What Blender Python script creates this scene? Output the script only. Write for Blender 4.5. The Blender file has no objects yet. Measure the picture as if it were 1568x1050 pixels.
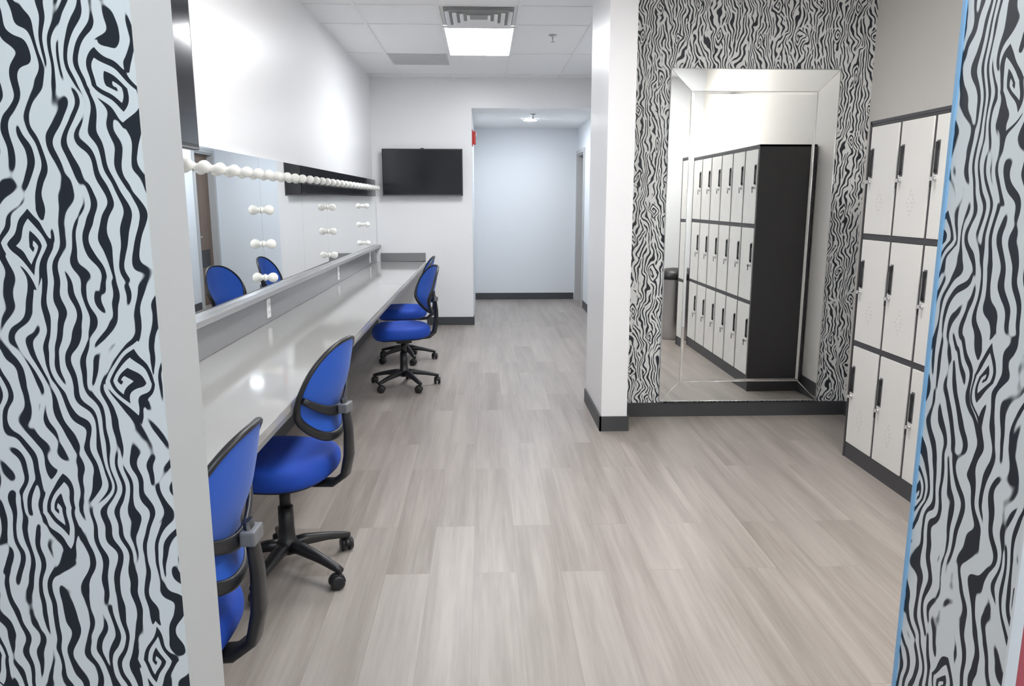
import bpy, bmesh, math, random
from mathutils import Vector, Matrix
random.seed(3)
scene = bpy.context.scene
try:
    scene.view_settings.view_transform = 'Standard'
    scene.view_settings.look = 'None'
except Exception as e:
    print(e)

# ------------------------------------------------------------------ materials
def new_mat(name):
    m = bpy.data.materials.new(name); m.use_nodes = True
    nt = m.node_tree
    b = nt.nodes.get('Principled BSDF')
    return m, nt, b

class E:
    """tiny expression wrapper over Math nodes"""
    def __init__(s, nt, sock): s.nt = nt; s.s = sock
    def _op(s, op, *others, clamp=False):
        n = s.nt.nodes.new('ShaderNodeMath'); n.operation = op; n.use_clamp = clamp
        for i, o in enumerate((s,) + others):
            if isinstance(o, E): s.nt.links.new(o.s, n.inputs[i])
            else: n.inputs[i].default_value = o
        return E(s.nt, n.outputs[0])
    def __add__(s, o): return s._op('ADD', o)
    def __sub__(s, o): return s._op('SUBTRACT', o)
    def __mul__(s, o): return s._op('MULTIPLY', o)
    def __truediv__(s, o): return s._op('DIVIDE', o)
    def sqrt(s): return s._op('SQRT')
    def sin(s): return s._op('SINE')
    def exp(s): return s._op('EXPONENT')
    def fract(s): return s._op('FRACT')
    def abs(s): return s._op('ABSOLUTE')
    def atan2(s, o): return s._op('ARCTAN2', o)
    def smooth(s, a, b):
        n = s.nt.nodes.new('ShaderNodeMapRange'); n.interpolation_type = 'SMOOTHSTEP'
        s.nt.links.new(s.s, n.inputs[0])
        n.inputs[1].default_value = a; n.inputs[2].default_value = b
        n.inputs[3].default_value = 0; n.inputs[4].default_value = 1
        return E(s.nt, n.outputs[0])

def coords(nt):
    tc = nt.nodes.new('ShaderNodeTexCoord')
    sp = nt.nodes.new('ShaderNodeSeparateXYZ')
    nt.links.new(tc.outputs['Object'], sp.inputs[0])
    return [E(nt, sp.outputs[i]) for i in range(3)], tc.outputs['Object']

def comb(nt, x, y, z=0.0):
    c = nt.nodes.new('ShaderNodeCombineXYZ')
    for i, v in enumerate((x, y, z)):
        if isinstance(v, E): nt.links.new(v.s, c.inputs[i])
        else: c.inputs[i].default_value = v
    return c.outputs[0]

def noise(nt, vec, scale, detail=2.0, rough=0.5):
    n = nt.nodes.new('ShaderNodeTexNoise')
    n.inputs['Scale'].default_value = scale
    n.inputs['Detail'].default_value = detail
    n.inputs['Roughness'].default_value = rough
    nt.links.new(vec, n.inputs['Vector'])
    return E(nt, n.outputs[0])

def mixrgb(nt, fac, a, b):
    n = nt.nodes.new('ShaderNodeMix'); n.data_type = 'RGBA'
    if isinstance(fac, E): nt.links.new(fac.s, n.inputs[0])
    else: n.inputs[0].default_value = fac
    for i, v in ((6, a), (7, b)):
        if hasattr(v, 'is_output'): nt.links.new(v, n.inputs[i])
        else: n.inputs[i].default_value = (*v, 1)
    return n.outputs[2]

def srgb(r, g, b):
    def f(c):
        c /= 255.0
        return c/12.92 if c <= .04045 else ((c+.055)/1.055)**2.4
    return (f(r), f(g), f(b))

def simple(name, col, rough=0.5, metal=0.0, var=0.04, scale=8.0, bump=0.0, bscale=200.0, spec=0.5):
    m, nt, b = new_mat(name)
    (x, y, z), ov = coords(nt)
    n = noise(nt, ov, scale, 3)
    lo = tuple(c*(1-var) for c in col); hi = tuple(min(1, c*(1+var)) for c in col)
    nt.links.new(mixrgb(nt, n, lo, hi), b.inputs['Base Color'])
    b.inputs['Roughness'].default_value = rough
    b.inputs['Metallic'].default_value = metal
    b.inputs['Specular IOR Level'].default_value = spec
    if bump > 0:
        n2 = noise(nt, ov, bscale, 2)
        bp = nt.nodes.new('ShaderNodeBump'); bp.inputs['Strength'].default_value = bump
        bp.inputs['Distance'].default_value = 0.002
        nt.links.new(n2.s, bp.inputs['Height']); nt.links.new(bp.outputs[0], b.inputs['Normal'])
    return m

def emit(name, col, strength):
    m, nt, b = new_mat(name)
    b.inputs['Base Color'].default_value = (.9, .9, .9, 1)
    b.inputs['Emission Color'].default_value = (*col, 1)
    b.inputs['Emission Strength'].default_value = strength
    return m

def zebra(name, axis):
    m, nt, b = new_mat(name)
    c, ov = coords(nt)
    x0 = c[axis]; z0 = c[2]
    v2 = comb(nt, x0, z0 * 0.85)
    wx = (noise(nt, v2, 12.0, 1) - 0.5) * 0.080
    v3 = comb(nt, x0 + 7.3, z0 * 0.6 + 3.1)
    wz = (noise(nt, v3, 3.0, 1) - 0.5) * 0.20
    wx2 = (noise(nt, v3, 2.6, 0) - 0.5) * 0.08
    x = x0 + wx + wx2; z = z0 + wz
    CW, CH = 0.26, 0.44
    xs = x; rings = []
    for ox, oz in ((0.02, 0.10), (0.02 + CW/2, 0.10 + CH/2)):
        lx = (((x + ox) / CW).fract() - 0.5) * CW
        lz = (((z + oz) / CH).fract() - 0.5) * CH
        g = ((lx*lx) / (0.045**2) + (lz*lz) / (0.085**2))
        g = (g * -1.0).exp()
        xs = xs - lx * g * 0.50
        d = (lx.abs() / 0.035 + lz.abs() / 0.070)
        de = ((lx*lx)/(0.029**2) + (lz*lz)/(0.056**2)).sqrt()
        d = d*0.7 + de*0.3
        ph = d * (2*math.pi*2.1) + lz.atan2(lx)
        r = ph.sin() * 0.35 + 0.52
        mask = d.smooth(1.15, 0.65)
        rings.append((r, mask))
    gb = nt.nodes.new('ShaderNodeTexGabor')
    gb.gabor_type = '2D'
    vec = comb(nt, xs, z * 0.50)
    nt.links.new(vec, gb.inputs['Vector'])
    gb.inputs['Scale'].default_value = 21.0
    gb.inputs['Frequency'].default_value = 2.25
    gb.inputs['Anisotropy'].default_value = 1.0
    o = (noise(nt, comb(nt, x0, z0*0.7), 8.0, 0) - 0.5) * 2.6
    nt.links.new(o.s, gb.inputs['Orientation 2D'])
    V = E(nt, gb.outputs['Value'])
    for r, mk in rings:
        V = V + (r - V) * mk
    th = (noise(nt, v2, 34.0, 1) - 0.5) * 0.11
    f = (V + th).smooth(0.456, 0.488)
    col = mixrgb(nt, f, (0.014, 0.018, 0.027), (0.80, 0.81, 0.80))
    nt.links.new(col, b.inputs['Base Color'])
    b.inputs['Roughness'].default_value = 0.5
    return m

def floor_mat():
    m, nt, b = new_mat('vinyl_plank')
    (x, y, z), ov = coords(nt)
    br = nt.nodes.new('ShaderNodeTexBrick')
    nt.links.new(comb(nt, y + 0.35, x + 0.05), br.inputs['Vector'])
    br.inputs['Scale'].default_value = 1.0
    br.inputs['Brick Width'].default_value = 1.22
    br.inputs['Row Height'].default_value = 0.18
    br.inputs['Mortar Size'].default_value = 0.0009
    br.inputs['Mortar Smooth'].default_value = 0.3
    br.inputs['Bias'].default_value = 0.0
    br.inputs['Color1'].default_value = (0, 0, 0, 1)
    br.inputs['Color2'].default_value = (1, 1, 1, 1)
    br.inputs['Mortar'].default_value = (0.5, 0.5, 0.5, 1)
    br.offset = 0.37; br.offset_frequency = 2
    sp = nt.nodes.new('ShaderNodeSeparateColor'); nt.links.new(br.outputs['Color'], sp.inputs[0])
    tint = E(nt, sp.outputs[0])
    s1 = noise(nt, comb(nt, x*9.0 + tint*37.0, y*0.55 + tint*11.0), 1.0, 5, 0.62)
    s2 = noise(nt, comb(nt, x*55.0 + tint*17.0, y*2.2), 1.0, 4, 0.6)
    s = (s1*0.68 + s2*0.32)
    s = s.smooth(0.28, 0.74)
    col = mixrgb(nt, s, srgb(130, 121, 114), srgb(178, 170, 163))
    col = mixrgb(nt, tint*0.34, col, srgb(172, 165, 160))
    col = mixrgb(nt, (tint*-1.0+1.0)*0.18, col, srgb(118, 109, 103))
    mort = E(nt, br.outputs['Fac'])
    col = mixrgb(nt, mort*0.38, col, srgb(90, 84, 80))
    nt.links.new(col, b.inputs['Base Color'])
    rg = s2*0.15 + 0.30
    nt.links.new(rg.s, b.inputs['Roughness'])
    b.inputs['Specular IOR Level'].default_value = 0.5
    bp = nt.nodes.new('ShaderNodeBump'); bp.inputs['Strength'].default_value = 0.10
    bp.inputs['Distance'].default_value = 0.001
    nt.links.new(s2.s, bp.inputs['Height']); nt.links.new(bp.outputs[0], b.inputs['Normal'])
    return m

def weave(name, c1, c2):
    m, nt, b = new_mat(name)
    (x, y, z), ov = coords(nt)
    a = ((x + y*0.6) * 1300.0).sin(); d = (z * 1300.0).sin()
    f = (a*d).smooth(-0.8, 0.9)
    nt.links.new(mixrgb(nt, f, c1, c2), b.inputs['Base Color'])
    b.inputs['Roughness'].default_value = 0.6
    b.inputs['Sheen Weight'].default_value = 0.15
    return m

def wood(name):
    m, nt, b = new_mat(name)
    (x, y, z), ov = coords(nt)
    s = noise(nt, comb(nt, y*30.0, z*1.5, x), 1.0, 4)
    nt.links.new(mixrgb(nt, s, srgb(88, 70, 58), srgb(132, 110, 95)), b.inputs['Base Color'])
    b.inputs['Roughness'].default_value = 0.45
    return m

M = {}
M['wall'] = simple('wall_paint_white', (0.85, 0.85, 0.86), 0.34, var=.01, scale=2, bump=.05, bscale=150)
M['wall_beige'] = simple('wall_paint_cream', (0.80, 0.77, 0.73), 0.5, var=.01, scale=2, bump=.05, bscale=150)
M['wall_cool_lit'] = simple('wall_paint_cool_light', (0.80, 0.83, 0.865), 0.5, var=.01, scale=2, bump=.05, bscale=150)  # wall paint with the bluish cast of the cool light mixed into its colour
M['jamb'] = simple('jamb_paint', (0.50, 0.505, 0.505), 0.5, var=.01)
M['ceil'] = simple('ceiling_tile', (0.89, 0.895, 0.90), 0.9, var=.03, scale=60, bump=.2, bscale=300)
M['grid'] = simple('ceiling_tee', (0.86, 0.865, 0.87), 0.5)
M['base'] = simple('baseboard_vinyl', srgb(68, 69, 72), 0.45)
M['floor'] = floor_mat()
M['zebra_x'] = zebra('zebra_wallpaper', 0)
M['zebra_y'] = zebra('zebra_wallpaper_side', 1)
M['mirror'] = simple('mirror_silver', (0.91, 0.93, 0.93), 0.004, 1.0, var=0.0)
M['bead'] = simple('mirror_bevel_edge', (0.80, 0.82, 0.82), 0.15, 0.6, var=0.0)
M['black'] = simple('black_plastic', (0.013, 0.013, 0.015), 0.4, var=.1)
M['blackgloss'] = simple('black_gloss', (0.010, 0.011, 0.015), 0.12, var=.0)
M['gray_pl'] = simple('gray_plastic', (0.16, 0.16, 0.17), 0.45)
M['blue'] = weave('blue_mesh', (0.003, 0.065, 0.42), (0.006, 0.12, 0.64))
M['bluef'] = simple('blue_fabric', (0.003, 0.058, 0.43), 0.7, var=.08, scale=40, bump=.3, bscale=600)
M['chrome'] = simple('chrome', (0.75, 0.75, 0.76), 0.15, 1.0, var=0)
M['steel'] = simple('brushed_steel', (0.5, 0.5, 0.52), 0.35, 1.0, var=.05)
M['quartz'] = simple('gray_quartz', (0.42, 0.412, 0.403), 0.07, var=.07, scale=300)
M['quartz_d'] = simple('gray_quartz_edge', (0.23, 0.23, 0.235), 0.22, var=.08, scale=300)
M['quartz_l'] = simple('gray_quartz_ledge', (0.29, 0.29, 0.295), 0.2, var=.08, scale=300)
M['lockframe'] = simple('locker_frame_charcoal', srgb(70, 70, 74), 0.5, var=.04)
M['lockside'] = simple('locker_side_charcoal', srgb(66, 64, 66), 0.5, var=.04)
M['lockdoor'] = simple('locker_door_white', (0.84, 0.83, 0.80), 0.4, var=.01)
M['ventgray'] = simple('locker_vent_gray', (0.70, 0.69, 0.67), 0.5)
M['bulb'] = simple('frosted_bulb', (0.84, 0.83, 0.79), 0.25, var=.01)
M['white_pl'] = simple('white_plastic', (0.85, 0.85, 0.85), 0.35, var=.01)
M['red'] = simple('red_plastic', srgb(190, 30, 28), 0.4)
M['redwall'] = simple('red_paint', srgb(200, 96, 104), 0.5, var=.02)
M['bluetape'] = simple('blue_edge_tape', srgb(140, 188, 226), 0.5, var=.02)
M['wood'] = wood('door_wood_brown')
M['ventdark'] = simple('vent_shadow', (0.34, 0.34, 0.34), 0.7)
M['return'] = simple('return_grille_gray', (0.62, 0.63, 0.64), 0.7)
M['panel'] = emit('led_panel', (0.96, 0.98, 1.0), 27.0)
M['panel_near'] = emit('led_panel_near', (0.98, 0.98, 1.0), 19.0)
M['panel_warm'] = emit('led_panel_warm', (1.0, 0.96, 0.90), 24.0)
M['fill_daylight'] = emit('daylight_fill', (0.78, 0.91, 1.0), 19.0)  # added glow standing in for bluish daylight at the entrance
M['down'] = emit('downlight_lens', (0.88, 0.94, 1.0), 270.0)

# ------------------------------------------------------------------ mesh builder
class B:
    def __init__(s):
        s.bm = bmesh.new(); s.mats = []
    def mi(s, k):
        if k not in s.mats: s.mats.append(k)
        return s.mats.index(k)
    def quad(s, pts, k, smooth=False):
        vs = [s.bm.verts.new(p) for p in pts]
        f = s.bm.faces.new(vs); f.material_index = s.mi(k); f.smooth = smooth
        return f
    def box(s, x0, x1, y0, y1, z0, z1, k, mat=None, bevel=0.0):
        vs = [Vector((x, y, z)) for z in (z0, z1) for y in (y0, y1) for x in (x0, x1)]
        if mat: vs = [mat @ v for v in vs]
        vv = [s.bm.verts.new(v) for v in vs]
        fs = []
        for idx in ((0,2,3,1),(4,5,7,6),(0,1,5,4),(2,6,7,3),(0,4,6,2),(1,3,7,5)):
            f = s.bm.faces.new([vv[i] for i in idx]); f.material_index = s.mi(k); fs.append(f)
        if bevel > 0:
            es = set(e for f in fs for e in f.edges)
            r = bmesh.ops.bevel(s.bm, geom=list(es), offset=bevel, segments=2, affect='EDGES', profile=0.6)
            for f in r['faces']: f.material_index = s.mi(k)
        return vv
    def rings(s, rings, k, cap=True, smooth=True, closed=True):
        loops = [[s.bm.verts.new(p) for p in r] for r in rings]
        n = len(loops[0]); m = s.mi(k)
        for a, b in zip(loops[:-1], loops[1:]):
            for i in range(n if closed else n-1):
                j = (i+1) % n
                f = s.bm.faces.new((a[i], a[j], b[j], b[i])); f.material_index = m; f.smooth = smooth
        if cap:
            for l, rev in ((loops[0], True), (loops[-1], False)):
                f = s.bm.faces.new(list(reversed(l)) if rev else l); f.material_index = m
    def lathe(s, prof, k, center=(0,0,0), axis='Z', n=24, mat=None, cap=True, smooth=True):
        rs = []
        for r, h in prof:
            ring = []
            for i in range(n):
                a = 2*math.pi*i/n
                p = Vector((r*math.cos(a), r*math.sin(a), h))
                if axis == 'X': p = Vector((p.z, p.x, p.y))
                elif axis == 'Y': p = Vector((p.y, p.z, p.x))
                if mat: p = mat @ p
                ring.append(p + Vector(center))
            rs.append(ring)
        s.rings(rs, k, cap, smooth)
    def sweep(s, path, sizes, k, n=10, side=None, power=2.0, closed=False):
        """path pts; sizes list of (w,h); side = fixed side vector hint"""
        path = [Vector(p) for p in path]; L = len(path); rs = []
        up_prev = None
        for i, p in enumerate(path):
            if closed: t = path[(i+1) % L] - path[i-1]
            else: t = path[min(i+1, L-1)] - path[max(i-1, 0)]
            t.normalize()
            if side is not None:
                sd = Vector(side[i] if isinstance(side, list) else side)
                sd = (sd - t*sd.dot(t)).normalized()
                up = t.cross(sd)
            else:
                if up_prev is None:
                    h = Vector((0,0,1)) if abs(t.z) < .9 else Vector((1,0,0))
                    up_prev = (h - t*h.dot(t)).normalized()
                up = (up_prev - t*up_prev.dot(t)).normalized(); sd = up.cross(t)
                up_prev = up
            w, h = sizes[i] if isinstance(sizes, list) else sizes
            ring = []
            for j in range(n):
                a = 2*math.pi*j/n; ca, sa = math.cos(a), math.sin(a)
                e = 2.0/power
                cx = math.copysign(abs(ca)**e, ca); cy = math.copysign(abs(sa)**e, sa)
                ring.append(p + sd*cx*w + up*cy*h)
            rs.append(ring)
        if closed: rs.append(rs[0]); s.rings(rs, k, cap=False)
        else: s.rings(rs, k)
    def finish(s, name, loc=(0,0,0), rotz=0.0, parent=None, bevel=0.0, flat=True):
        bmesh.ops.remove_doubles(s.bm, verts=s.bm.verts, dist=1e-6)
        bmesh.ops.recalc_face_normals(s.bm, faces=s.bm.faces)
        me = bpy.data.meshes.new(name)
        s.bm.to_mesh(me); s.bm.free()
        for k in s.mats: me.materials.append(M[k])
        ob = bpy.data.objects.new(name, me)
        scene.collection.objects.link(ob)
        ob.location = loc; ob.rotation_euler = (0, 0, rotz)
        if parent: ob.parent = parent
        if bevel > 0:
            md = ob.modifiers.new('bevel', 'BEVEL'); md.width = bevel; md.segments = 2
            md.limit_method = 'ANGLE'; md.angle_limit = math.radians(50)
        return ob

def wbox(name, x0, x1, y0, y1, z0, z1, k, bevel=0.0):
    b = B(); b.box(x0, x1, y0, y1, z0, z1, k)
    return b.finish(name, bevel=bevel)

def empty(name, loc=(0,0,0), rotz=0):
    e = bpy.data.objects.new(name, None); scene.collection.objects.link(e)
    e.location = loc; e.rotation_euler = (0, 0, rotz); e.empty_display_size = .1
    return e

# ------------------------------------------------------------------ room constants
XL, XR = -1.31, 2.57
YTV, YZ, YB = 9.16, 5.10, 11.6
XO, XH = -0.13, 1.42
H, HC = 2.91, 2.57
T = 0.15
dy0, dy1, dh = 10.74, 11.50, 2.18

wbox('floor', -3.0, 3.2, -3.0, YB+T, -0.1, 0.0, 'floor')
wbox('ceiling', -3.0, 3.2, -3.0, YTV+T, H, H+0.1, 'ceil')
wbox('ceiling_corridor', XO-T, XH+T, YTV+T, YB+T, HC, HC+0.1, 'ceil')
wbox('wall_left', XL-T, XL, 1.30, YTV+T, 0, H, 'wall')
wbox('wall_right', XR, XR+T, 1.15, YZ+T, 0, H, 'wall_beige')
wbox('wall_far', XL, XO, YTV, YTV+T, 0, H, 'wall')
wbox('wall_header', XO, XH, YTV, YTV+T, HC, H, 'wall')
wbox('wall_corridor_left', XO-T, XO, YTV+T, YB, 0, HC, 'wall_cool_lit')
wbox('wall_corridor_back', XO-T, XH+T, YB, YB+T, 0, HC, 'wall_cool_lit')
wbox('wall_corridor_right', XH, XH+T, YZ+T, dy0, 0, H, 'wall_cool_lit')
wbox('wall_corridor_right', XH, XH+T, dy0, dy1, dh, H, 'wall_cool_lit')
wbox('wall_corridor_right', XH, XH+T, dy1, YB, 0, H, 'wall_cool_lit')
wbox('wall_zebra', 0.94, XR, YZ, YZ+T, 0, H, 'zebra_x')
wbox('wall_stub', 0.77, 0.94, 4.77, 5.53, 0, H, 'wall')

# entrance opening: left (zebra front, painted reveal)
b = B()
x0, x1, y0, y1 = -3.0, -0.497, 1.15, 1.30
b.quad([(x0,y0,0),(x1,y0,0),(x1,y0,H),(x0,y0,H)], 'zebra_x')
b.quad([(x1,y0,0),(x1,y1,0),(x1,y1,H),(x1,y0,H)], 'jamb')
b.quad([(x1,y1,0),(x0,y1,0),(x0,y1,H),(x1,y1,H)], 'wall')
b.quad([(x0,y1,0),(x0,y0,0),(x0,y0,H),(x0,y1,H)], 'wall')
b.quad([(x0,y0,H),(x1,y0,H),(x1,y1,H),(x0,y1,H)], 'wall')
b.quad([(x0,y0,0),(x0,y1,0),(x1,y1,0),(x1,y0,0)], 'wall')
b.finish('wall_entrance_left')
b = B()
x0, x1, y0, y1 = 0.71, 3.2, 0.90, 1.15
b.quad([(x0,y0,0),(x1,y0,0),(x1,y0,H),(x0,y0,H)], 'redwall')
b.quad([(x0,y0,0),(x0,y1,0),(x0,y1,H),(x0,y0,H)], 'zebra_y')
b.quad([(x1,y1,0),(x0,y1,0),(x0,y1,H),(x1,y1,H)], 'wall_cool_lit')
b.quad([(x1,y1,0),(x1,y0,0),(x1,y0,H),(x1,y1,H)], 'wall')
b.quad([(x0,y0,H),(x1,y0,H),(x1,y1,H),(x0,y1,H)], 'wall')
b.quad([(x0,y0,0),(x0,y1,0),(x1,y1,0),(x1,y0,0)], 'wall')
b.finish('wall_entrance_right')
wbox('trim_1', 0.7068, 0.7098, 1.145, 1.153, 0, H, 'bluetape')
wbox('trim_2', 0.706, 0.722, 0.895, 0.8995, 0, H, 'white_pl')
# vestibule (where the photographer stands)
wbox('wall_vestibule_back', -3.0, 3.2, -3.0-T, -3.0, 0, H, 'wall_cool_lit')
wbox('wall_vestibule_left', -3.0-T, -3.0, -3.0, 1.3, 0, H, 'wall')
wbox('wall_vestibule_right', 3.2, 3.2+T, -3.0, 1.15, 0, H, 'wall')

# baseboards
bt, bh = 0.012, 0.10
wbox('baseboard_far', -0.70, XO, YTV-bt, YTV, 0, bh, 'base')
wbox('baseboard_opening', XO, XO+bt, YTV-bt, YTV+T, 0, bh, 'base')
wbox('baseboard_left', XL, XL+bt, 1.31, YTV-bt, 0, bh, 'base')
wbox('baseboard_corridor_back', XO, XH-.03, YB-bt, YB, 0, bh, 'base')
wbox('baseboard_corridor_right', XH-bt, XH, YZ+T, 10.66, 0, bh, 'base')
wbox('baseboard_zebra', 0.94+bt, XR-bt, YZ-bt, YZ, 0, bh, 'base')
wbox('baseboard_right', XR-bt, XR, 1.16, YZ, 0, bh, 'base')
b = B()
b.box(0.77-bt, 0.77, 4.77-bt, 5.53, 0, bh, 'base')
b.box(0.77-bt, 0.94+bt, 4.77-bt, 4.77, 0, bh, 'base')
b.box(0.94, 0.94+bt, 4.77, YZ-bt, 0, bh, 'base')
b.finish('baseboard_stub')

# ------------------------------------------------------------------ ceiling grid + fixtures
b = B()
gx = [-0.94, -0.33, 0.28, 0.89, 1.50, 2.11]
for x in gx:
    b.box(x-.012, x+.012, 1.31, YTV, H-.006, H, 'grid')
for y in (1.61, 2.83, 4.05, 5.27, 5.88, 6.49, 7.71, 8.93):
    b.box(XL, XR if y < 5 else XH, y-.012, y+.012, H-.0055, H-.0002, 'grid')
b.box(-.94, -.33, 8.32-.012, 8.32+.012, H-.0055, H-.0002, 'grid')
b.finish('ceiling_grid')

def led_panel(x0, x1, y0, y1, k):
    b = B()
    z0, z1 = H-0.022, H-0.0065
    w = .018
    b.box(x0, x0+w, y0, y1, z0, z1, 'grid'); b.box(x1-w, x1, y0, y1, z0, z1, 'grid')
    b.box(x0+w, x1-w, y0, y0+w, z0, z1, 'grid'); b.box(x0+w, x1-w, y1-w, y1, z0, z1, 'grid')
    b.box(x0+w, x1-w, y0+w, y1-w, z0+.004, z1, k)
    return b.finish('ceiling_light_panel')
led_panel(-0.325, 0.275, 6.50, 7.70, 'panel')
led_panel(-0.325, 0.275, 2.84, 4.04, 'panel_near')
led_panel(1.51, 2.10, 1.62, 2.82, 'panel_warm')
led_panel(-0.30, 0.90, -1.6, -1.0, 'fill_daylight')  # unseen fill added behind the camera, daylight stand-in rather than a fixture
led_panel(-0.30, 0.90, 0.05, 0.65, 'fill_daylight')  # second added fill, overhead and unseen, tints the entrance wallpaper bluish

# air diffuser
b = B()
x0, x1, y0, y1 = -0.29, 0.24, 5.90, 6.47
z1 = H-.0065
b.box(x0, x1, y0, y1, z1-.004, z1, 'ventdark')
for i in range(4):
    d = .01 + i*.055
    a0, a1, c0, c1 = x0+d, x1-d, y0+d, y1-d
    w, zz = .03, z1-.03+i*.004
    for (p, q) in (((a0,c0),(a1,c0)),((a1,c0),(a1,c1)),((a1,c1),(a0,c1)),((a0,c1),(a0,c0))):
        cx, cy = (x0+x1)/2, (y0+y1)/2
        def ins(pt, k): return (pt[0]+(cx-pt[0])/abs(cx-pt[0])*k, pt[1]+(cy-pt[1])/abs(cy-pt[1])*k)
        pi, qi = ins(p, w), ins(q, w)
        b.quad([(p[0],p[1],zz),(q[0],q[1],zz),(qi[0],qi[1],zz+.02),(pi[0],pi[1],zz+.02)], 'grid')
b.finish('ceiling_air_diffuser')
# return grille tile
b = B()
x0, x1, y0, y1 = -0.925, -0.345, 7.73, 8.30
b.box(x0, x1, y0, y1, H-.009, H-.006, 'return')
for i in range(18):
    yy = y0+.02+i*(y1-y0-.04)/18
    b.box(x0+.02, x1-.02, yy, yy+.012, H-.015, H-.009, 'return')
b.finish('ceiling_return_grille')
# sprinkler
b = B()
b.lathe([(0.035, -.001), (0.035, -.008), (0.02, -.012), (.008, -.014), (.008, -.035), (.004, -.04), (.004,-.055), (.018, -.056), (.018, -.059)], 'steel', center=(0.61, 6.85, H), n=20)
b.finish('sprinkler_head')
b = B()
b.lathe([(0.035, -.001), (0.035, -.008), (0.02, -.012), (.008, -.014), (.008, -.04), (.018, -.05), (.018, -.053)], 'steel', center=(0.63, 9.75, HC), n=20)
b.finish('sprinkler_head')
# corridor downlight
b = B()
b.lathe([(0.115, -.001), (0.115, -.010), (.09, -.014)], 'grid', center=(0.63, 10.35, HC), n=32, cap=False)
b.lathe([(0.09, -.004), (0.088, -.016), (.05, -.020), (.001,-.021)], 'down', center=(0.63, 10.35, HC), n=32)
b.finish('recessed_downlight')

# ------------------------------------------------------------------ vanity counter
CT = 0.785; XF = -0.70; XC = XL+.001
b = B()
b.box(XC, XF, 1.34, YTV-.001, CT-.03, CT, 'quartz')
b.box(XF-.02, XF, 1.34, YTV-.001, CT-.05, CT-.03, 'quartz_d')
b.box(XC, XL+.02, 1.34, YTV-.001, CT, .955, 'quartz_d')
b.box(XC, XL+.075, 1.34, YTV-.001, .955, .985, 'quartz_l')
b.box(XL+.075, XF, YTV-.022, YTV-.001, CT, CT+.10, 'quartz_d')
for yy in (1.9, 3.4, 4.9, 6.4, 7.9):
    b.box(XC, XF-.12, yy-.02, yy+.02, CT-.07, CT-.03, 'gray_pl')
    b.box(XL+bt, XL+bt+.04, yy-.02, yy+.02, .35, CT-.07, 'gray_pl')
    b.sweep([(XL+.04, yy, .38), (XF-.16, yy, CT-.06)], (.015, .015), 'gray_pl', n=6)
cnt = b.finish('vanity_counter', bevel=.003)

# outlets on backsplash
for yy in (2.7, 4.5, 6.7, 8.6):
    b = B()
    b.box(XL+.0205, XL+.026, yy-.036, yy+.036, .815, .93, 'white_pl')
    for zz in (.848, .897):
        b.box(XL+.026, XL+.029, yy-.016, yy+.016, zz-.014, zz+.014, 'white_pl')
        b.box(XL+.029, XL+.0295, yy-.009, yy-.006, zz-.007, zz+.007, 'black')
        b.box(XL+.029, XL+.0295, yy+.006, yy+.009, zz-.007, zz+.007, 'black')
    b.finish('power_outlet', bevel=.001)

# vanity mirror panels
MT = .030
ys = [1.36, 2.60, 4.45, 5.45, 6.30, 8.15, YTV-.01]
b = B()
for a, c in zip(ys[:-1], ys[1:]):
    top = 1.745 if c <= 5.46 else 1.553
    b.box(XL+.0005, XL+MT, a+.001, c-.001, .9855, top, 'mirror')
b.finish('vanity_mirror')

# vanity bulbs and bar
b = B()
n = 5; seg = (YTV-.02-5.45)/n
for i in range(n):
    a = 5.45+i*seg
    b.box(XL+.0005, XL+.034, a+.006, a+seg-.006, 1.556, 1.745, 'blackgloss')
def bulb(b, x, y, z):
    b.lathe([(.020, 0), (.020, .005), (.015, .008), (.014, .014), (.019, .022), (.026, .032), (.0285, .044), (.027, .056), (.020, .066), (.010, .072), (.001, .073)], 'bulb', center=(x, y, z), axis='X', n=16)
yy = 1.62
while yy < YTV-.08:
    bulb(b, XL+(MT+.0005 if yy < 5.44 else .0345), yy, 1.65)
    yy += .205
for ys_ in (2.60, 4.45, 6.30, 8.15):
    for zz in (1.06, 1.255, 1.45):
        bulb(b, XL+MT+.0005, ys_, zz)
b.finish('vanity_light_bulbs')

# ------------------------------------------------------------------ televisions
def tv(name, w, h, loc, rotz, extra=0.0):
    # local: screen faces -Y, wall at +Y side
    b = B()
    b.box(-w/2, w/2, -.03, 0.0, -h/2, h/2, 'black', bevel=.004)
    b.box(-w/2+.014, w/2-.014, -.0312, -.0302, -h/2+.022, h/2-.014, 'blackgloss')
    b.box(-w/2+.01, w/2-.01, -.0306, -.030, -h/2+.003, -h/2+.010, 'gray_pl')
    b.box(-w*.36, w*.36, 0.0, .03, -h*.38, h*.22, 'black', bevel=.008)
    b.box(-.20, .20, .03, .045, -.12, .12, 'black')
    b.box(-.06, .06, .045, .07+extra, -.08, .08, 'black')
    b.box(-.22, .22, .07+extra-.008, .07+extra, -.11, .11, 'black')
    b.box(-.02, .02, -.025, -.005, h/2-.001, h/2+.008, 'black')
    return b.finish(name, loc=loc, rotz=rotz)
tv('television', .94, .54, (-.71, YTV-.0705, 1.83), 0)
tv('television', 1.0, .60, (XL+.1405, 2.66, 2.00), math.radians(90), extra=.07)

# fire strobe
b = B()
b.box(XO+.0005, XO+.012, 9.17, 9.29, 2.14, 2.33, 'red')
b.box(XO+.012, XO+.045, 9.18, 9.28, 2.16, 2.31, 'red', bevel=.008)
b.box(XO+.045, XO+.055, 9.205, 9.255, 2.25, 2.30, 'white_pl', bevel=.004)
b.finish('fire_alarm_strobe')

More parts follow.
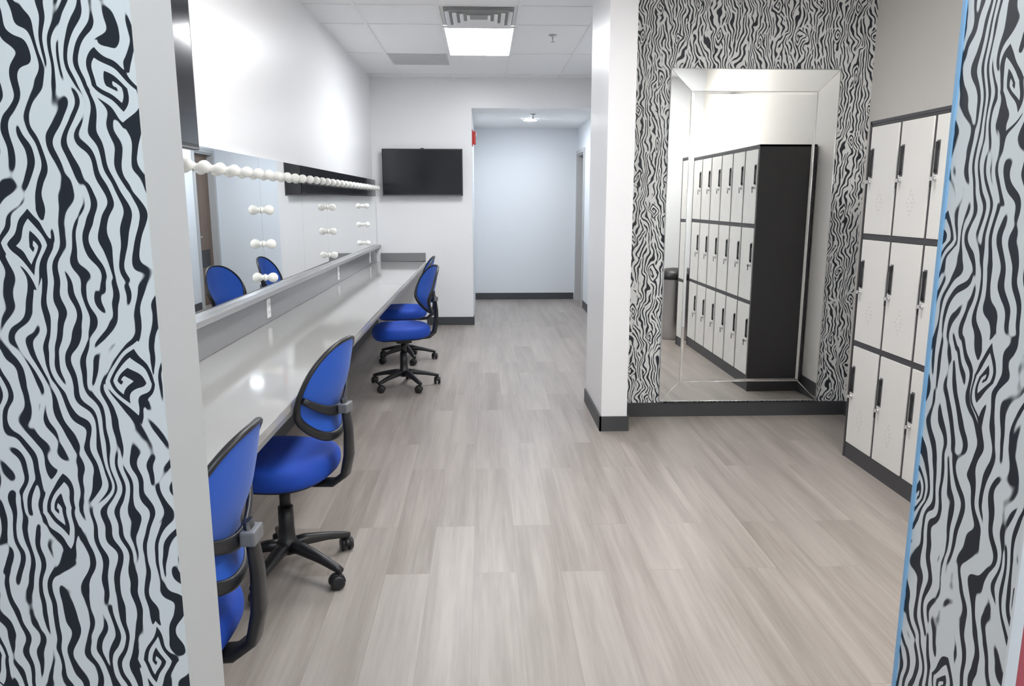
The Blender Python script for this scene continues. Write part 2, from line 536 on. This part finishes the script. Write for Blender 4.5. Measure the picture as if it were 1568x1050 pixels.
# corridor door (brown), recessed in its frame
b = B()
xd = XH+.075
b.box(xd, xd+.04, dy0+.021, dy1-.021, 0.008, dh-.021, 'wood')
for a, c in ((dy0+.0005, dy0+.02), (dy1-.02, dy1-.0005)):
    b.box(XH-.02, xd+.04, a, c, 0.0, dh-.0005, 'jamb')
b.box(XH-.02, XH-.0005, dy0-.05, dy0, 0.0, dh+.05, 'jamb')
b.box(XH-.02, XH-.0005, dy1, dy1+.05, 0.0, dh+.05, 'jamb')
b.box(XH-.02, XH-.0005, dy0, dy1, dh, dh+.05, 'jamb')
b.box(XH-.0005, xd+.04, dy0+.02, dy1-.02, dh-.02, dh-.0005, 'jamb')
b.lathe([(.026, 0), (.026, -.01), (.01, -.012), (.01, -.05)], 'steel', center=(xd, dy0+.09, 1.0), axis='X', n=14)
b.box(xd-.06, xd-.045, dy0+.08, dy0+.21, .99, 1.01, 'steel', bevel=.003)
b.box(xd-.003, xd, dy0+.15, dy1-.15, .55, .80, 'black')
b.finish('door_1')

# ------------------------------------------------------------------ lockers
LX = 2.15; LY1 = 4.235; NC = 6; CWD = .305; LY0 = LY1-NC*CWD-.03
ZB = .08; RH = .612
b = B()
ztop = ZB+3*RH+.012
b.box(LX+.02, XR-.013, LY0+.01, LY1-.01, ZB, ztop-.006, 'lockside')       # core
b.box(LX-.004, XR-.014, LY1-.016, LY1, .0, ztop, 'lockside')              # end panels
b.box(LX-.004, XR-.014, LY0, LY0+.016, .0, ztop, 'lockside')
b.box(LX-.004, XR-.014, LY0, LY1, ztop-.012, ztop+.004, 'lockframe')
b.box(LX+.0, XR-.014, LY0+.016, LY1-.016, 0, ZB, 'lockframe')           # plinth
for c in range(NC+1):
    yy = LY0+.015+c*CWD
    b.box(LX, LX+.02, yy-.011, yy+.011, ZB, ztop-.012, 'lockframe')
for r in range(4):
    zz = ZB+r*RH
    b.box(LX-.001, LX+.02, LY0+.016, LY1-.016, zz-.014, zz+.014, 'lockframe')
for c in range(NC):
    for r in range(3):
        ya = LY0+.015+c*CWD+.013; yb = ya+CWD-.026
        za = ZB+r*RH+.017; zb = za+RH-.034
        b.box(LX-.006, LX+.019, ya, yb, za, zb, 'lockdoor', bevel=.002)
        hy = yb-.030; hz = zb-.20
        # recessed handle: plate + raised pull + lock
        b.box(LX-.0075, LX-.006, hy-.014, hy+.014, hz-.075, hz+.085, 'gray_pl')
        b.box(LX-.018, LX-.0075, hy-.009, hy+.009, hz+.045, hz+.078, 'black', bevel=.003)
        b.box(LX-.018, LX-.012, hy-.007, hy+.007, hz-.06, hz+.05, 'black', bevel=.002)
        b.box(LX-.018, LX-.0075, hy-.007, hy+.007, hz-.068, hz-.05, 'black', bevel=.002)
        b.lathe([(.010, 0), (.010, .012), (.007, .014)], 'chrome', center=(LX-.0195, hy, hz-.095), axis='X', n=12)
        b.box(LX-.036, LX-.0195, hy-.0015, hy+.0015, hz-.104, hz-.086, 'chrome')
        b.box(LX-.030, LX-.027, hy-.006, hy+.006, hz-.135, hz-.104, 'black')
        # diamond vent perforations
        cy, cz = (ya+yb)/2, za+.17
        for row in range(-3, 4):
            cnt_ = 4-abs(row)
            for q in range(cnt_):
                if abs(row) < 3 and 0 < q < cnt_-1 and (row+q) % 2 == 0: continue
                py = cy+(q-(cnt_-1)/2)*.020; pz = cz+row*.020
                b.quad([(LX-.0064, py-.006, pz), (LX-.0064, py, pz-.008), (LX-.0064, py+.006, pz), (LX-.0064, py, pz+.008)], 'ventgray')
b.finish('locker_cabinet')

# trash can (seen in the mirror)
b = B()
b.lathe([(.15, 0), (.155, .01), (.17, .66), (.172, .67)], 'steel', center=(2.22, 1.98, 0), n=32)
b.lathe([(.176, .66), (.178, .69), (.16, .74), (.10, .77), (.02, .78)], 'black', center=(2.22, 1.98, 0), n=32)
b.finish('trash_can')

# ------------------------------------------------------------------ big bevelled mirror
b = B()
x0, x1, z0, z1 = 1.225, 2.345, .115, 2.345
fw = .14; yo = YZ-.0250; yi = YZ-.0222; yb = YZ-.0005
O = [(x0, z0), (x1, z0), (x1, z1), (x0, z1)]
I = [(x0+fw, z0+fw), (x1-fw, z0+fw), (x1-fw, z1-fw), (x0+fw, z1-fw)]
cbev = .018
C = [(x0+fw+cbev, z0+fw+cbev), (x1-fw-cbev, z0+fw+cbev), (x1-fw-cbev, z1-fw-cbev), (x0+fw+cbev, z1-fw-cbev)]
for i in range(4):
    j = (i+1) % 4
    b.quad([(O[i][0], yo, O[i][1]), (O[j][0], yo, O[j][1]), (I[j][0], yi, I[j][1]), (I[i][0], yi, I[i][1])], 'mirror')
    b.quad([(O[i][0], yb, O[i][1]), (O[j][0], yb, O[j][1]), (O[j][0], yo, O[j][1]), (O[i][0], yo, O[i][1])], 'bead')
    b.quad([(I[i][0], yi, I[i][1]), (I[j][0], yi, I[j][1]), (C[j][0], yi-.001, C[j][1]), (C[i][0], yi-.001, C[i][1])], 'mirror')
    b.sweep([(I[i][0], yi-.0005, I[i][1]), (I[j][0], yi-.0005, I[j][1])], (.0024, .0024), 'bead', n=6)
    b.sweep([(O[i][0], yo-.0005, O[i][1]), (O[j][0], yo-.0005, O[j][1])], (.003, .003), 'bead', n=6)
    b.sweep([(O[i][0], yo-.0005, O[i][1]), (I[i][0], yi-.0005, I[i][1])], (.0018, .0018), 'bead', n=6)
b.quad([(p[0], yi-.001, p[1]) for p in C], 'mirror')
b.finish('bevelled_wall_mirror')

# ------------------------------------------------------------------ chairs
def superell(a, bx, by, p):
    ca, sa = math.cos(a), math.sin(a); e = 2.0/p
    return bx*math.copysign(abs(ca)**e, ca), by*math.copysign(abs(sa)**e, sa)

def chair(loc, rotdeg, base_deg):
    """forward = +Y local"""
    root = empty('office_chair', loc, math.radians(rotdeg))
    # --- base
    b = B()
    off = math.radians(base_deg - rotdeg)
    for i in range(5):
        a = off + i*2*math.pi/5
        d = Vector((math.cos(a), math.sin(a), 0)); sd = Vector((-math.sin(a), math.cos(a), 0))
        path = [d*.02+Vector((0,0,.118)), d*.08+Vector((0,0,.118)), d*.18+Vector((0,0,.100)), d*.26+Vector((0,0,.080)), d*.285+Vector((0,0,.074))]
        b.sweep(path, [(.030,.024), (.026,.022), (.020,.016), (.017,.013), (.012,.010)], 'black', n=10, side=sd, power=3)
        c = d*.275
        # caster: pin, hood, two wheels
        b.lathe([(.008, .045), (.008, .078)], 'black', center=c, n=10)
        ca = a + 0.9*((i*37) % 5 - 2)
        R = Matrix.Translation(c) @ Matrix.Rotation(ca, 4, 'Z')
        for sg in (-1, 1):
            prof = [(.010, sg*.006), (.027, sg*.006), (.029, sg*.010), (.029, sg*.022), (.024, sg*.026), (.010, sg*.027)]
            rs = []
            for r, h in prof:
                rs.append([R @ Vector((r*math.cos(t*math.pi/10)-.012, h, .0295+r*math.sin(t*math.pi/10))) for t in range(20)])
            b.rings(rs, 'black')
        hood = []
        for h in (-.014, .014):
            hood.append([R @ Vector((.033*math.cos(t)-.012, h, .0295+.033*math.sin(t))) for t in [math.pi*k/8 for k in range(0, 9)]] )
        b.rings(hood, 'black', cap=True, closed=True)
    b.lathe([(.030, .085), (.044, .092), (.046, .135), (.034, .145), (.031, .20), (.030, .285)], 'black', n=24)
    b.lathe([(.022, .28), (.022, .36), (.019, .36), (.019, .41)], 'black', n=20)
    b.finish('base', parent=root)
    # --- mechanism
    b = B()
    b.box(-.09, .09, -.11, .09, .395, .420, 'black', bevel=.006)
    b.box(-.045, .045, -.06, .06, .365, .398, 'black', bevel=.006)
    b.sweep([(.04, .02, .38), (.15, .03, .38), (.22, .03, .385)], (.006, .006), 'black', n=8)
    b.sweep([(.20, .03, .384), (.25, .03, .386)], (.012, .006), 'black', n=8)
    b.finish('mechanism', parent=root)
    # --- seat
    b = B()
    n = 48
    def ring(k, z, dome=0.0):
        pts = []
        for i in range(n):
            a = 2*math.pi*i/n
            x, y = superell(a, .238*k, .228*k, 2.8)
            y += .015
            yy = (y-.015)/.228
            zz = z
            if yy > .4: zz -= .028*((yy-.4)/.6)**2
            if yy < -.5: zz += .006*((-yy-.5)/.5)
            x *= 1 - .06*max(0, -yy)
            pts.append((x, y, zz))
        return pts
    b.rings([ring(.55, .418), ring(.86, .421), ring(.95, .430), ring(.99, .448), ring(1.0, .470), ring(.985, .492),
             ring(.94, .508), ring(.84, .517), ring(.65, .519), ring(.35, .516), ring(.05, .515)], 'bluef')
    b.finish('seat', parent=root)
    b = B()
    b.rings([ring(.5, .410), ring(.82, .412), ring(.88, .419), ring(.86, .424)], 'black')
    b.finish('seat_pan', parent=root)
    # --- backrest
    zc, hz_, hw = .795, .190, .215
    def S(x, z):
        v = (z - (zc-hz_))/(2*hz_)
        y0 = -.250 + .030*math.exp(-((v-.22)/.25)**2) - .060*max(0, v-.30)
        return y0 + .070*(x/hw)**2
    def outline(a, k=1.0):
        x, z = superell(a, hw*k, hz_*k, 2.5)
        t = z/hz_
        x *= 1 - .16*max(0, t)**1.5 - .22*max(0, -t)**1.6
        return x, zc+z
    n = 56
    b = B()
    def bring(k, dy):
        r = []
        for i in range(n):
            x, z = outline(2*math.pi*i/n, k); r.append((x, S(x, z)+dy, z))
        return r
    ks = [.02, .2, .4, .6, .8, .93, .985]
    b.rings([bring(k, .004) for k in ks] + [bring(k, -.004) for k in reversed(ks)], 'blue', cap=True)
    b.finish('back_mesh', parent=root)
    b = B()
    path, sizes, sides = [], [], []
    for i in range(n):
        a = 2*math.pi*i/n
        x, z = outline(a); t = (z-zc)/hz_
        path.append((x, S(x, z), z))
        low = max(0, min(1, (-t+.15)/.5))
        sizes.append((.0075+.011*low, .0095+.004*low))
        sides.append((x*.9, 0, (z-zc)))
    b.sweep(path, sizes, 'black', n=10, side=sides, closed=True)
    # rear cross band dipping to the bracket
    P, Sz = [], []
    for i in range(17):
        u = -1+2*i/16
        z = .705 + .085*abs(u)**1.8
        x = u*hw*.985
        P.append((x, S(x, z)-.013-.012*(1-u*u), z)); Sz.append((.018-.006*abs(u)+.005*(1-abs(u)), .008))
    b.sweep(P, Sz, 'black', n=10, side=(0, 0, 1), power=3)
    # spine
    path = [(0, -.05, .400), (0, -.14, .396), (0, -.215, .402), (0, -.262, .440), (0, -.280, .52), (0, -.282, .62), (0, -.274, .70), (0, -.266, .75)]
    b.sweep(path, [(.035, .010), (.037, .011), (.037, .013), (.036, .015), (.034, .016), (.031, .013), (.027, .011), (.020, .008)], 'black', n=12, side=(1, 0, 0), power=3.5)
    b.finish('back_frame', parent=root)
    b = B()
    b.box(-.034, .034, -.292, -.255, .695, .732, 'gray_pl', bevel=.006)
    b.finish('bracket', parent=root)
    return root

chair((-.835, 1.72, 0), 88, 20)
chair((-.81, 2.90, 0), 79, 41)
chair((-.66, 6.05, 0), 110, 15)
chair((-.755, 7.1, 0), 96, 5)

# ------------------------------------------------------------------ world + camera
w = bpy.data.worlds.new('world'); scene.world = w; w.use_nodes = True
w.node_tree.nodes['Background'].inputs[0].default_value = (.8, .88, 1, 1)
w.node_tree.nodes['Background'].inputs[1].default_value = .5

cam = bpy.data.cameras.new('camera'); co = bpy.data.objects.new('camera', cam)
scene.collection.objects.link(co)
cam.sensor_width = 36; cam.lens = 36*1150/1568
cam.clip_start = .02
co.location = (0, 0, 1.5)
co.rotation_euler = (math.radians(90-10.7), 0, math.radians(-2.15))
scene.camera = co
